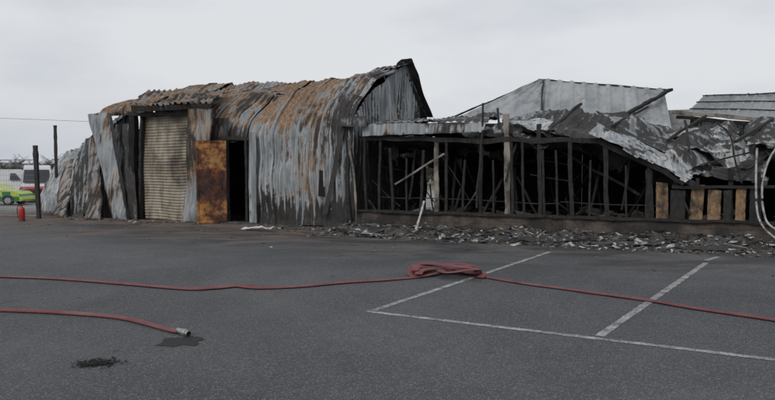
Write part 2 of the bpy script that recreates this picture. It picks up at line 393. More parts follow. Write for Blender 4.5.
sheet('canopy_roof_sheet',shed,L(129,107,-0.55),L(212,104,-0.5),L(232,89,1.3),L(148,92,1.4),maskf=lambda p,s,t:(0.36+.35*nz(p.x*1.5,p.y),0.66,0.3),pitch=0.24,amp=0.07,crumple=0.08,seed=31,step=0.03,tear=.12)
sheet('canopy_fascia',shed,L(131,112,-0.42),L(212,108,-0.38),L(212,103,-0.45),L(130,106,-0.5),(0.75,0.6,0.1),pitch=0.24,amp=0.0,crumple=0.05,seed=33)
beam('door_head',shed,L(130,114,-0.12),L(214,112,-0.12),0.20,0.12,CHAR,0.03)
beam('door_lintel',shed,L(214,139,-0.06),L(252,138,-0.06),0.10,0.10,CHAR,0.02)
beam('shutter_post',shed,Lz(133,0,-0.1),L(134,112,-0.1),0.24,0.2,DARK,0.02)
beam('shutter_guide',shed,Lz(141,0,-0.05),L(142,114,-0.05),0.10,0.16,CHAR,0.02)
beam('shutter_guide',shed,Lz(194,0,-0.05),L(194,114,-0.05),0.10,0.16,CHAR,0.02)
m=M('scorched_shutter_paint',0.6,0.1)
n1=m.noise(1.3,8,0.65,(1,1,0.7),0.5); n2=m.noise(1,7,0.7,(5,5,0.8)); n3=m.noise(0.9,8,.7)
c=m.ramp(n1,[(0.3,(0.19,0.165,0.125)),(0.5,(0.34,0.305,0.24)),(0.7,(0.43,0.40,0.33))])
c=m.mix(m.ramp(n2,[(0.46,0.0),(0.64,0.8)]),c,(0.14,0.08,0.05))
c=m.mix(m.ramp(n3,[(0.50,0.0),(0.66,0.85)]),c,(0.05,0.042,0.035))
m.color(c); SHUT=m.m
vs=[];fs=[]; nzr=260; nx=24; H=3.45
for j in range(nzr+1):
    z=H*j/nzr
    f=(z/0.095)%1.0
    for i in range(nx+1):
        u=lerp(UR0+0.03,UR1-0.03,i/nx)
        h=0.034*math.sin(f*math.pi)**0.7+0.07*nz(u*0.9,z*0.8,3)+0.08*math.exp(-((u+6.9)**2+(z-1.6)**2)*2)
        vs.append((u,0.05-h,z+0.05*nz(u*1.0,z*0.4)))
for j in range(nzr):
    for i in range(nx): a=j*(nx+1)+i; fs.append((a,a+1,a+nx+2,a+nx+1))
mesh('roller_shutter',vs,fs,SHUT,shed,True)
sheet('twisted_jamb_sheet',shed,Lz(183,0,-0.35),Lz(202,0,-0.3),L(215,107,-0.4),L(188,107,-0.45),maskf=lambda p,s,t:(0.30+.35*nz(p.x*2,p.z)+.3*sst(.85,1,s),0.46+.15*t,0.26),amp=0.0,crumple=0.09,seed=41,bow=0.06,tear=0.06,fold=.08)
sheet('wall_sheet_behind_door',shed,Lz(194,0,-0.08),Lz(229,0,-0.08),L(229,118,-0.05),L(198,118,-0.05),(0.62,0.5,0.2),crumple=0.05,seed=43)
m=M('rusted_door_steel',0.85,0.1)
n1=m.noise(2.0,9,0.72,(1,1,1),0.25); n2=m.noise(5,8,0.75); n4=m.noise(0.9,5,.6)
nn=m.math('ADD',m.math('MULTIPLY',n1,0.65),m.math('MULTIPLY',n4,0.35))
c=m.ramp(nn,[(0.38,(0.022,0.016,0.015)),(0.45,(0.09,0.038,0.028)),(0.50,(0.17,0.062,0.035)),(0.54,(0.42,0.19,0.055)),(0.59,(0.46,0.26,0.10)),(0.66,(0.15,0.06,0.04))])
m.color(m.mix(m.ramp(n2,[(0.48,0.0),(0.64,0.85)]),c,(0.035,0.024,0.022))); m.bump(n2,0.4,0.03); RDOOR=m.m
d0=Lz(197,0.03,-0.72); d1=Lz(227,0.03,-0.10)
du=(d1-d0).normalized(); dn_=Vector((du.y,-du.x,0))
def dpt(a,z,o): return d0+(d1-d0)*a+Vector((0,0,z))+dn_*o
# warped steel door skin with folded edges
vs=[];fs=[]; nx=20; nzz=50
for o in (0.0,0.05):
    for j in range(nzz+1):
        for i in range(nx+1):
            a=i/nx; z=2.5*j/nzz
            rim=0.018*(1 if (a<0.06 or a>0.94 or z<.10 or z>2.4) else 0) if o>0 else 0
            w=0.05*nz(a*2,z*1.1,3)+0.02*nz(a*5,z*4,8)
            vs.append(dpt(a,z+0.02*nz(a*3,j*.1)*(1 if j else 0),o+w+rim))
K_=(nx+1)*(nzz+1)
for j in range(nzz):
    for i in range(nx):
        a=j*(nx+1)+i; fs.append((a,a+nx+1,a+nx+2,a+1)); fs.append((K_+a,K_+a+1,K_+a+nx+2,K_+a+nx+1))
for j in range(nzz):
    a=j*(nx+1); fs.append((a,K_+a,K_+a+nx+1,a+nx+1)); b=a+nx; fs.append((b,b+nx+1,K_+b+nx+1,K_+b))
for i in range(nx):
    a=nzz*(nx+1)+i; fs.append((a,K_+a,K_+a+1,a+1)); fs.append((i,i+1,K_+i+1,K_+i))
mesh('rusted_door_leaf',vs,fs,RDOOR,shed)
beam('door_handle',shed,dpt(.84,1.0,.10),dpt(.84,1.2,.10),.03,.03,CHAR,0)
beam('door_jamb',shed,(UD1+0.0,-0.02,0),(UD1+0.0,-0.02,2.6),0.08,0.14,CHAR,0.01)
beam('door_jamb',shed,(UD0,-0.02,0),(UD0,-0.02,2.6),0.08,0.12,CHAR,0.01)
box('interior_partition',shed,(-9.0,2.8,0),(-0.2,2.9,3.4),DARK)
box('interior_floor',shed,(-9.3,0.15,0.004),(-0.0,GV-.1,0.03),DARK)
sheet('dark_hole_sheet',shed,L(318,196,-0.13),L(326,197,-0.13),L(325,171,-0.12),L(319,170,-0.12),(1.2,0,0),amp=0,crumple=0.04,seed=50,mat=DARK,tear=.05)  # black sheet laid on the cladding, painting the darkness of a hole
sheet('lapped_cladding_strip',shed,Lz(249,0,-0.14),Lz(256,0,-0.14),L(256,132,-0.12),L(249,132,-0.12),(0.2,0.25,0.3),amp=0.0,crumple=0.04,seed=51)
sheet('peeled_strip',shed,L(322,215,-0.2),L(327,214,-0.2),L(345,128,-0.16),L(341,126,-0.16),(0.75,0.4,0.1),amp=0.0,crumple=0.05,seed=52)

# ---------------------------------------------------------------- low burnt building
low=empty('burnt_single_storey_building',O,RZ)
m=M('sooty_brick',0.9)
br=m.n.new('ShaderNodeTexBrick'); mp=m.n.new('ShaderNodeMapping'); mp.inputs['Rotation'].default_value=(math.pi/2,0,0)
m.link(m.tc.outputs['Object'],mp.inputs[0]); m.link(mp.outputs[0],br.inputs['Vector'])
br.inputs['Scale'].default_value=1.0; br.inputs['Brick Width'].default_value=0.225; br.inputs['Row Height'].default_value=0.075
br.inputs['Mortar Size'].default_value=0.008
br.inputs['Color1'].default_value=(0.075,0.055,0.042,1); br.inputs['Color2'].default_value=(0.13,0.10,0.078,1); br.inputs['Mortar'].default_value=(0.12,0.11,0.10,1)
c=m.mix(m.ramp(m.noise(1.6,9,0.7),[(0.40,0.0),(0.56,0.92)]),br.outputs[0],(0.028,0.025,0.023)); m.color(c); m.bump(br.outputs['Fac'],-0.4,0.01); BRICK=m.m
UE=13.5
box('brick_plinth',low,(0.25,0.0,-0.02),(UE,0.22,0.47),BRICK)
beam('plinth_coping',low,(0.2,0.08,0.50),(UE,0.08,0.50),0.30,0.06,CHAR,0.015,seg=90)
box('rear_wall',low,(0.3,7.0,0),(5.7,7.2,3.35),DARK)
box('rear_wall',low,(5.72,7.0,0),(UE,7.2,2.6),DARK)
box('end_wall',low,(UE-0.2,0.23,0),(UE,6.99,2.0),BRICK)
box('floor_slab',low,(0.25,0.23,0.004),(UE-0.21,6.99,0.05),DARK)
posts=[(366,135,3,CHAR),(380,140,2.5,CHAR),(393,148,3,CHAR),(407,158,2,CHAR),(421,150,3,CHAR),(437,140,5,PALEWOOD),(446,142,3,CHAR),(463,160,2.5,CHAR),(480,128,3.5,CHAR),(494,160,2,CHAR),(508,114,6,PALEWOOD),(513,125,3,CHAR),
       (524,140,2.5,CHAR),(540,124,4,CHAR),(545,150,2.5,CHAR),(558,150,2,CHAR),(572,138,4,CHAR),(590,160,2,CHAR),(607,146,4.5,CHAR),(626,165,2,CHAR),(647,156,4,CHAR),(650,170,6,CHAR),(676,184,4,CHAR),(699,178,3,CHAR),(730,168,4,CHAR),(760,172,4,CHAR),(790,165,4,CHAR)]
for px,ty,w,mt in posts:
    lean=U(-2.5,2.5)
    b=Lz(px,0.53,0.10); t=L(px+lean,ty,0.10)
    beam('window_post',low,b,t,w/42.0,0.07,mt,0.015)
for (a,b,w,mt) in (((378,197,.12),(560,203,.12),.03,CHAR),((560,202,.12),(660,206,.10),.03,CHAR),((395,184,.0),(444,153,-.05),.06,PALEWOOD),((476,208,-.1),(484,103,-.1),.045,CHAR),
    ((521,128,.3),(506,182,.0),.05,CHAR),((410,200,.8),(415,150,.9),.06,CHAR),((560,150,1.5),(640,195,0.8),.07,CHAR),((455,160,1.6),(452,212,1.4),.07,CHAR),
    ((500,165,2.5),(600,150,2.5),.08,CHAR),((370,150,2.),(470,145,2.),.1,CHAR),((590,212,1.2),(600,165,1.5),.06,CHAR),((630,150,.6),(622,210,.5),.05,CHAR),
    ((665,160,0.1),(690,214,0.0),.05,CHAR),((700,165,-.05),(752,152,-.1),.05,CHAR),((740,182,-.1),(762,160,-.15),.06,CHAR),((672,186,-.02),(775,186,-.02),.08,CHAR),
    ((440,152,.15),(470,200,.3),.03,CHAR),((372,180,.2),(400,207,.2),.03,CHAR),((530,175,.3),(570,182,.3),.03,CHAR),
    ((548,131,.3),(582,104,1.6),.07,CHAR),((612,126,1.2),(648,106,2.6),.06,CHAR),((668,140,1.2),(706,116,2.4),.07,CHAR),((735,142,.8),(772,120,1.8),.07,CHAR),((690,150,.4),(684,120,1.2),.05,CHAR),((500,128,.3),(497,108,.6),.05,CHAR)):
    beam('charred_member',low,L(*a),L(*b),w,w*0.8,mt,0.025)
for x0,x1,y0,mt in ((656,668,184,TIMBER),(670,685,190,CHAR),(689,702,186,TIMBER),(707,720,189,TIMBER),(723,731,190,CHAR),(735,745,188,TIMBER),(749,758,186,CHAR),(778,792,183,CHAR)):
    a=Lz(x0,0.53,0.0);b=Lz(x1,0.53,0.0); zt=L(x0,y0,0.0).z
    vs=[];fs=[]; n=14; ln=U(-.04,.04)
    for k in range(n+1):
        t=k/n; z=lerp(0.53,zt+U(-.03,.03)*(t==1),t); e1=.012*nz(k*.6,x0);e2=.012*nz(k*.6,x0+5)
        for (xx,yy) in ((a.x+e1,0),(b.x+e2,0),(b.x+e2,.03),(a.x+e1,.03)): vs.append((xx+ln*t,yy+.02*nz(k*.3,x1),z+(0.05*nz(xx*9,1) if k==n else 0)))
    for k in range(n):
        for j in range(4): q=k*4+j; r_=k*4+(j+1)%4; fs.append((q,r_,r_+4,q+4))
    fs.append((n*4,n*4+1,n*4+2,n*4+3))
    mesh('infill_board',vs,fs,mt,low)
sheet('fascia_sheet',low,L(361,136,-0.15),L(484,132,-0.15),L(487,122,-0.1),L(361,124,-0.12),maskf=lambda p,s,t:(0.30+.4*nz(p.x*1.4,p.z*2),0.36,0.2),amp=0.0,crumple=0.06,seed=60,tear=.04)
sheet('fascia_top_sheet',low,L(361,124,-0.12),L(488,122,-0.1),L(492,118,1.8),L(395,120,1.8),(0.55,0.3,0.25),amp=0.02,crumple=0.08,seed=61,tear=.1)
beam('head_beam',low,L(358,138,0.1),L(600,141,0.1),0.12,0.12,CHAR,0.04)
beam('head_beam',low,L(600,141,0.1),L(700,186,0.0),0.12,0.12,CHAR,0.03)
def roofm(p,s,t): return (0.75+0.3*nz(p.x*0.7,p.y*0.7),0.25,0.25)
sheet('collapsed_roof',low,(0.3,0.5,2.75),(5.6,0.5,2.5),(5.8,7.1,3.10),(0.3,7.1,3.0),maskf=roofm,crumple=0.18,seed=70,step=0.05,pitch=0.25,fold=.12)
sheet('collapsed_roof',low,(5.4,0.7,2.5),(13.4,0.5,1.35),(13.4,7.1,2.5),(5.6,7.1,3.1),maskf=roofm,crumple=0.22,seed=71,step=0.05,pitch=0.25,fold=.25)
RS=[
 ((486,133,-.1),(550,150,.1),(576,111,2.6),(510,113,2.2),(0.58,0.2,0.35),.06,.03,1,.14),
 ((540,128,.2),(600,150,.1),(618,126,2.0),(576,108,2.4),(0.82,0.2,0.25),.06,.03,2,.16),
 ((586,131,-.25),(598,121,.5),(710,171,.6),(690,184,-.3),(0.20,0.14,0.28),.05,.03,3,.03),
 ((598,124,.8),(640,112,3.0),(700,150,2.4),(690,166,.6),(0.50,0.18,0.38),.06,.03,4,.22),
 ((562,116,2.8),(600,108,4.2),(660,124,4.0),(636,134,2.6),(0.44,0.18,0.42),.06,.03,5,.20),
 ((655,134,2.8),(688,122,4.2),(745,130,3.6),(716,152,2.0),(0.38,0.18,0.42),.07,.03,6,.28),
 ((692,162,.8),(712,128,2.6),(760,130,2.6),(742,174,.5),(0.36,0.18,0.46),.07,.03,7,.28),
 ((700,180,.0),(712,158,1.0),(778,150,1.0),(770,182,.0),(0.62,0.2,0.38),.07,.03,8,.20),
 ((742,152,.6),(745,126,2.6),(815,112,2.6),(815,160,.4),(0.40,0.18,0.42),.08,.03,9,.28),
 ((500,124,.9),(560,135,.5),(588,140,.4),(540,117,1.6),(0.26,0.12,0.42),.06,.02,10,.12),
 ((640,152,-.1),(690,183,-.25),(684,188,-.1),(632,158,.1),(0.95,0.2,0.1),.05,.0,11,.0),
 ((420,122,3.0),(500,120,3.0),(505,115,5.0),(440,119,5.0),(0.7,0.25,0.25),.08,.03,12,.1),
 ((600,134,.3),(640,152,.0),(622,172,.9),(590,152,1.2),(1.0,0.2,0.1),.10,.02,13,.1),
 ((660,150,.3),(700,140,1.2),(720,168,.9),(688,176,.1),(0.26,0.12,0.5),.05,.02,14,.16),
 ((716,150,.1),(752,140,.6),(762,158,.3),(728,170,-.1),(0.30,0.12,0.5),.05,.02,15,.18),
 ((690,124,3.8),(722,120,4.4),(730,138,3.2),(700,140,3.0),(0.7,0.1,0.3),.05,.02,16,.2),
 ((500,136,.2),(600,146,.2),(596,158,.9),(498,146,.9),(1.0,0.2,0.1),.10,.02,17,.12),
 ((370,137,.3),(490,136,.3),(488,146,1.2),(372,148,1.2),(1.0,0.2,0.1),.10,.02,18,.12),
 ((640,166,.4),(700,178,.3),(690,190,1.0),(640,186,1.0),(1.0,0.2,0.1),.10,.02,19,.12),
]
for a,b,c_,d,mk,cr,am,sd,fo in RS:
    sheet('roof_sheet',low,L(*a),L(*b),L(*c_),L(*d),maskf=(lambda mk,sd:(lambda p,s,t:(mk[0]+.45*nz(p.x*.9+sd,p.y,p.z),mk[1],mk[2])))(mk,sd),amp=am,crumple=cr,seed=80+sd*1.7,pitch=0.2,tear=0.18,cs=1.2,fold=fo)
for i in range(26):
    px=U(370,660); v=U(0.6,4.5); y0=U(138,154)
    p=L(px,y0,v); w=U(0.3,1.1); h=U(0.3,0.9)
    sheet('hanging_ceiling_scrap',low,p,p+Vector((w,U(-.2,.2),U(-.2,.1))),p+Vector((w*0.8,U(-.2,.4),-h)),p+Vector((0.1,U(-.2,.4),-h*U(.3,1))),(U(.7,1.0),0.2,0.2),amp=0.0,crumple=0.12,seed=i*2.1,tear=0.15,step=0.08,fold=.1)
for i in range(18):
    px=U(368,650); v=U(0.1,2.0); p=L(px,U(138,150),v); q=p+Vector((U(-.5,.5),U(-.1,.3),-U(.2,.5))); r_=p+Vector((U(-.6,.9),U(-.1,.3),-U(.3,1.5)))
    tube('hanging_cable',low,[p,q,r_],0.008,None,DARK,6,6)
for i in range(46):
    u=U(0.4,9.5); v=U(0.5,5.5)
    p=Vector((u,v,0.05)); q=p+Vector((U(-1,1),U(-.6,.6),U(0.5,2.2)))
    beam('fallen_rafter',low,p,q,U(.03,.07),None,CHAR if R()<.85 else PALEWOOD,0.03)
tube('bent_pipe',low,[L(757,148,-.3),L(756,175,-.35),L(757,210,-.45),L(764,228,-.6),L(779,241,-.7)],0.022,None,WHITEP)
tube('bent_pipe',low,[L(782,140,-.3),L(768,162,-.35),L(762,190,-.4),L(766,220,-.5),L(780,232,-.6)],0.022,None,WHITEP)
tube('bent_pipe',low,[L(716,122,.3),L(730,135,.2),L(735,160,.1),L(742,184,-.05)],0.018,None,CHAR)
beam('leaning_batten',low,Lz(415,0.02,-0.7),L(424,201,-0.1),0.06,0.03,WHITEP,0.01)

# ---------------------------------------------------------------- rear buildings
rear=empty('rear_steel_shed',O,RZ)
sheet('roof_slope',rear,L(450,121,14),L(541,120,14),L(546,81,18),L(540,80,18),crumple=0.03,pitch=0.6,amp=0.09,step=0.06,seed=5,mat=CLEAN)
sheet('roof_slope',rear,L(541,124,14.2),L(672,130,14),L(664,90,17.6),L(545,80,18),crumple=0.04,pitch=0.6,amp=0.09,step=0.06,seed=6,mat=CLEAN)
beam('verge_beam',rear,L(617,119,13.6),L(671,90,16.8),0.24,0.12,DARK,0.03)
beam('ridge_cap',rear,L(538,79.5,18),L(666,90,17.6),0.12,0.08,CHAR,0.02)
beam('roof_edge_trim',rear,L(449,119,14),L(541,79.5,18),0.10,0.08,CHAR,0.02)
beam('valley_trim',rear,L(541,121,13.9),L(543,81,17.9),0.08,0.08,CHAR,0.02)
a=L(450,122,14);b=L(675,130,14)
sheet('front_wall',rear,(a.x,14.05,-0.75),(b.x,14.05,-0.75),(b.x,14.05,b.z),(a.x,14.05,a.z),crumple=0.05,pitch=0.45,amp=0.05,step=0.07,mat=CLEAN)
box('rear_wall',rear,(a.x+3,18.2,-0.75),(b.x+1,18.4,4.6),plain('grey_cladding',(0.3,0.31,0.32)))
rear2=empty('rear_workshop',O,RZ)
sheet('roof_slope',rear2,L(684,116,9),L(830,121,9),L(830,91,12.5),L(704,96,12.5),crumple=0.04,along='s',pitch=0.3,amp=0.05,step=0.05,seed=8,cs=1,mat=CLEAN2)
for k in range(3):
    f=k/3+.25
    p=L(684,116,9).lerp(L(704,96,12.5),f)+Vector((0,0,.07)); q=L(830,121,9).lerp(L(830,91,12.5),f)+Vector((0,0,.07))
    beam('roof_lap',rear2,p,q,0.03,0.05,CHAR,0.015)
beam('eaves_beam',rear2,L(672,112,8.7),L(830,126,8.7),0.18,0.12,PALEWOOD,0.02)
beam('eaves_gutter',rear2,L(676,117,8.5),L(830,131,8.5),0.12,0.12,DARK,0.02)
a=L(690,118,9);b=L(830,126,9)
sheet('front_wall',rear2,(a.x,9.05,0),(b.x,9.05,0),(b.x,9.05,b.z),(a.x,9.05,a.z),(0.5,0.15,0.2),crumple=0.05,step=0.07)
box('rear_wall',rear2,(a.x+.8,12.6,0),(b.x,12.8,3.2),DARK)

# ---------------------------------------------------------------- dirt and ash
def mound(name,u0,u1,v0,v1,hf,mat,step=0.06):
    nu=int((u1-u0)/step); nv=int((v1-v0)/step); vs=[]
    for j in range(nv+1):
        for i in range(nu+1):
            u=lerp(u0,u1,i/nu); v=lerp(v0,v1,j/nv)
            w=to_world((u,v,hf(u,v))); vs.append(w)
    fs=[(j*(nu+1)+i,j*(nu+1)+i+1,(j+1)*(nu+1)+i+1,(j+1)*(nu+1)+i) for j in range(nv) for i in range(nu)]
    return mesh(name,vs,fs,mat,smooth=True)
m=M('ash_and_char',0.95); n=m.noise(1.8,10,0.75); n2=m.noise(22,8,0.85)
c=m.ramp(n2,[(0.36,(0.018,0.018,0.018)),(0.48,(0.075,0.072,0.069)),(0.57,(0.18,0.175,0.17)),(0.66,(0.42,0.41,0.39))])
m.color(m.mix(m.ramp(n,[(0.44,0.0),(0.56,0.85)]),c,(0.034,0.030,0.028))); m.bump(n2,0.9,0.04); ASH=m.m
m=M('brown_soil_dust',0.95); n=m.noise(1.1,10,0.7); n2=m.noise(25,6,0.8)
c=m.ramp(n,[(0.32,(0.05,0.044,0.04)),(0.48,(0.095,0.070,0.056)),(0.62,(0.15,0.108,0.083))])
m.color(m.mix(m.ramp(n2,[(0.45,0.0),(0.7,0.6)]),c,(0.20,0.165,0.14))); m.bump(n2,0.6,0.02); SOIL=m.m
def hash_(u,v):
    e=sst(-1.9,-0.1,v)
    return -0.04+0.26*e*(0.65+0.7*nz(u*1.1,v*1.6))+0.05*nz(u*5,v*5)*e+0.03*nz(u*11,v*11)+0.03*nz(u*0.7,2)
mound('ash_debris',0.0,13.5,-2.0,-0.02,lambda u,v:hash_(u,v),ASH,.05)
mound('ash_debris',-4.8,0.0,-1.1,-0.1,lambda u,v:-0.035+0.09*sst(-1.1,-0.2,v)*(0.7+nz(u*1.3,v*2))+0.03*nz(u*7,v*7),ASH)
mound('soil_dust_layer',-13.5,1.5,-2.6,-0.15,lambda u,v:-0.016+0.04*sst(-2.6,-0.8,v)*(0.8+0.9*nz(u*0.8,v*1.4))+0.014*nz(u*4,v*5)-0.03*sst(-1,1.5,u),SOIL)
ATT=M('rubble_mixed',0.9); at=ATT.n.new('ShaderNodeAttribute'); at.attribute_name='mask'
ATT.color(ATT.mix(ATT.ramp(ATT.noise(15,6,0.7),[(0.45,0.0),(0.64,0.7)]),at.outputs['Color'],(0.025,0.025,0.025))); RUB=ATT.m
PAL=[(0.018,0.018,0.018)]*7+[(0.08,0.075,0.07)]*5+[(0.24,0.23,0.22)]*4+[(0.52,0.51,0.49)]*4+[(0.12,0.07,0.045)]*2
def rubble(name,n,fn,smin,smax,pw=3):
    vs=[];fs=[];ms=[]
    for _ in range(n):
        u,v,zb=fn(); s=smin+(smax-smin)*R()**pw
        dims=(s*U(.6,2.4),s*U(.2,.8),s*U(.05,.3)); 
        rot=Matrix.Rotation(U(0,6.28),3,'Z')@Matrix.Rotation(U(-.5,.5),3,'X')@Matrix.Rotation(U(-.4,.4),3,'Y')
        b=len(vs); col=random.choice(PAL); w=to_world((u,v,zb))
        for k in range(8):
            q=Vector(((1 if k&1 else -1)*dims[0]*U(.2,.6),(1 if k&2 else -1)*dims[1]*U(.2,.6),(1 if k&4 else -1)*dims[2]*U(.3,.6)))
            vs.append(w+rot@q+Vector((0,0,dims[2]*0.4))); ms.append(col)
        for f in ((0,2,3,1),(4,5,7,6),(0,1,5,4),(1,3,7,5),(3,2,6,7),(2,0,4,6)): fs.append(tuple(b+i for i in f))
    return mesh(name,vs,fs,RUB,None,False,ms)
def f1():
    u=U(0,13); v=-0.05-2.0*R()**1.5; return u,v,max(0,hash_(u,v))
rubble('rubble_along_wall',6500,f1,0.012,0.16,5)
rubble('rubble_scatter',1200,lambda:(U(-11,13),-0.3-4.2*R()**2.4,0.003),0.007,0.055,4)
rubble('rubble_by_shed',1200,lambda:(U(-12.5,0.3),-0.1-1.0*R()**1.7,0.005),0.010,0.12,4)
rubble('rubble_inside',800,lambda:(U(0.4,12),U(0.4,5),0.05+0.35*R()),0.05,0.5)
for i in range(26):
    u=U(.4,12); v=-U(.1,1.3); a=U(0,3.14); l=U(.2,.7); p=Vector((u,v,max(0,hash_(u,v))+.03))
    beam('charred_batten',None,to_world(p),to_world(p+Vector((math.cos(a)*l,math.sin(a)*l*.6,U(-.02,.08)))),U(.02,.045),U(.015,.03),CHAR if R()<.7 else PALEWOOD,.01)
for i,(px,py,l,w,mk) in enumerate(((255,231,1.1,.16,(0.05,.1,.8)),(330,238,1.3,.12,(.6,.2,.4)),(372,238,.7,.2,(.3,.3,.5)),(300,236,.9,.1,(.7,.2,.3)),(545,243,1.3,.2,(.5,.2,.5)),(640,247,1.1,.15,(.4,.2,.6)),(450,240,1.2,.15,(.5,.2,.6)),(700,251,1.0,.2,(.7,.2,.4)),(590,240,.9,.2,(.3,.1,.6)))):
    p=to_local(G(px,py)); a=U(-.35,.35); d=Vector((math.cos(a),math.sin(a),0))*l; s=Vector((-math.sin(a),math.cos(a),0.25))*w
    p=p-d/2+Vector((0,0,0.05)); q=[to_world(x) for x in (p,p+d,p+d+s,p+s)]
    sheet('fallen_metal_strip',None,*q,mk,amp=0.01,crumple=0.06,seed=i*3.3,tear=0.03,cs=2)

# ---------------------------------------------------------------- fire hoses
m=M('red_layflat_hose',0.8); n=m.noise(3,6,0.6); n2=m.noise(30,5,0.7); n3=m.noise(1.2,5,.6)
c=m.ramp(n,[(0.35,(0.14,0.034,0.038)),(0.65,(0.22,0.068,0.073))]); c=m.mix(m.ramp(n2,[(0.45,0.0),(0.7,0.6)]),c,(0.085,0.045,0.045))
m.color(m.mix(m.ramp(n3,[(0.45,0.0),(0.65,0.4)]),c,(0.20,0.14,0.14))); m.bump(n2,0.4,0.006); HOSE=m.m
METAL=plain('alloy_coupling',(0.36,0.36,0.35),0.4,0.8,0.3,20)
def gp(px,py,h=0.018): q=G(px,py); return (q.x,q.y,h)
hose=empty('fire_hose')
tube('hose_run',hose,[gp(*p) for p in ((-120,274),(-40,276),(0,277.5),(60,280),(120,284.5),(160,288),(190,290),(215,288.5),(240,286.5),(262,289),(300,287.5),(345,283.5),(385,281),(418,278),(438,276,.05))],0.050,0.015,HOSE,12,10,
     flat=lambda t:((1+1.2*sst(.40,.50,t)*(1-sst(.60,.66,t)))*(1+.2*nz(t*23)),1.0+.35*nz(t*31,4)))
tube('hose_run',hose,[gp(*p) for p in ((455,273,.06),(480,277),(520,284),(560,289.5),(600,295),(650,302),(700,310.5),(775,321.5),(860,337),(960,352))],0.044,0.015,HOSE,12,10,flat=lambda t:(1+.2*nz(t*23,8),1.0+.35*nz(t*31,9)))
cpt=G(446,276)
def bight(x0,x1,y,z,w,tw=0):
    pts=[]
    for k in range(9):
        t=k/8; a=math.pi*t
        pts.append((cpt.x+lerp(x0,x1,0.5-0.5*math.cos(a)),cpt.y+y+w*math.sin(a)+tw*t,z+0.025*math.sin(a*2+tw)+0.02*math.sin(a)))
    return pts
for i,(x0,x1,y,z,w) in enumerate(((-.5,.5,-.20,.02,.45),(.52,-.42,-.05,.045,.35),(-.45,.44,-.25,.07,.30),(.5,-.5,.0,.085,.50),(-.50,.20,-.15,.105,.35),(.48,-.1,-.16,.11,-.18),(-.48,.40,.02,.13,.25))):
    tube('hose_flake',hose,bight(x0,x1,y,z,w,0.06),0.064,0.011,HOSE,12,4)
tube('hose_flake',hose,[(cpt.x-.50,cpt.y-.20,.02),(cpt.x-.56,cpt.y-.02,.07),(cpt.x-.48,cpt.y+.15,.15),(cpt.x-.2,cpt.y+.12,.17),(cpt.x+.1,cpt.y+.0,.15),(cpt.x+.4,cpt.y-.10,.14),(cpt.x+.56,cpt.y-.1,.07),(cpt.x+.5,cpt.y-.25,.02)],0.064,0.012,HOSE,12,6)
hose2=empty('fire_hose')
tube('hose_run',hose2,[gp(*p) for p in ((-140,306),(-60,309),(0,311.5),(50,313.5),(95,316.5),(125,320),(150,326),(168,331),(179,334,.028))],0.042,0.020,HOSE,12,10)
a=Vector(gp(178,333.5,.030)); d=(Vector(gp(192,338,.030))-a).normalized()
tube('coupling_body',hose2,[a,a+d*0.05,a+d*0.10],0.030,0.030,METAL,16,2)
tube('coupling_collar',hose2,[a+d*0.10,a+d*0.125,a+d*0.15],0.038,0.038,METAL,16,2)
tube('coupling_nose',hose2,[a+d*0.15,a+d*0.175,a+d*0.20],0.028,0.028,METAL,16,2,cap=False)
tube('coupling_bore',hose2,[a+d*0.15,a+d*0.165,a+d*0.18],0.022,0.022,DARK,16,2)
def patch(name,px,py,rx,ry,mat,sd,h=0.004):
    c=G(px,py); vs=[(c.x,c.y,h)]; n=60
    for i in range(n):
        a=2*math.pi*i/n; r=1+0.5*nz(math.cos(a)*1.6+sd,math.sin(a)*1.6)+0.2*nz(math.cos(a)*5+sd,math.sin(a)*5)
        vs.append((c.x+rx*r*math.cos(a),c.y+ry*r*math.sin(a),h))
    return mesh(name,vs,[(0,1+i,1+(i+1)%n) for i in range(n)],mat)
m=M('wet_asphalt',0.75); n=m.noise(60,4,.7); m.color(m.ramp(n,[(0.4,(0.018,0.018,0.019)),(0.7,(0.045,0.045,0.047))])); WET=m.m; m.b.inputs['Specular IOR Level'].default_value=0.25
patch('water_puddle',182,342,0.22,0.17,WET,3)
vs=[];fs=[]
cc=G(97,364)
for i in range(320):
    x=random.gauss(0,0.085);y=random.gauss(0,0.055); s=U(.005,.022); b=len(vs); a=U(0,6.28)
    for k in range(4):
        vs.append((cc.x+x+s*math.cos(a+k*1.57)*U(.5,1.3),cc.y+y+s*math.sin(a+k*1.57)*U(.5,1.3),0.005+U(0,.012)))
    fs.append((b,b+1,b+2,b+3))
mesh('charred_scraps',vs,fs,DARK)

# ---------------------------------------------------------------- fire extinguisher
RED=plain('red_enamel',(0.40,0.03,0.025),0.35,0,0.1)
BLK=plain('black_plastic',(0.02,0.02,0.02),0.5)
def lathe(name,parent,prof_,mat,n=20,loc=(0,0,0)):
    vs=[];fs=[]
    for r,z in prof_:
        for j in range(n):
            a=2*math.pi*j/n; vs.append((loc[0]+r*math.cos(a),loc[1]+r*math.sin(a),loc[2]+z))
    for i in range(len(prof_)-1):
        for j in range(n):
            a=i*n+j;b=i*n+(j+1)%n; fs.append((a,b,b+n,a+n))
    return mesh(name,vs,fs,mat,parent,True)
g=G(22,221); ext=empty('fire_extinguisher',g)
lathe('cylinder_body',ext,[(0.001,0.01),(0.08,0.01),(0.09,0.03),(0.09,0.36),(0.08,0.41),(0.05,0.45),(0.025,0.46),(0.025,0.49)],RED)
lathe('foot_ring',ext,[(0.092,0.0),(0.094,0.05),(0.001,0.05)],BLK)
lathe('valve',ext,[(0.03,0.49),(0.03,0.53),(0.001,0.53)],BLK)
beam('handle',ext,(0,0,0.54),(0.14,0,0.58),0.03,0.012,BLK,0)
beam('lever',ext,(0,0,0.56),(0.13,0,0.62),0.03,0.01,BLK,0)
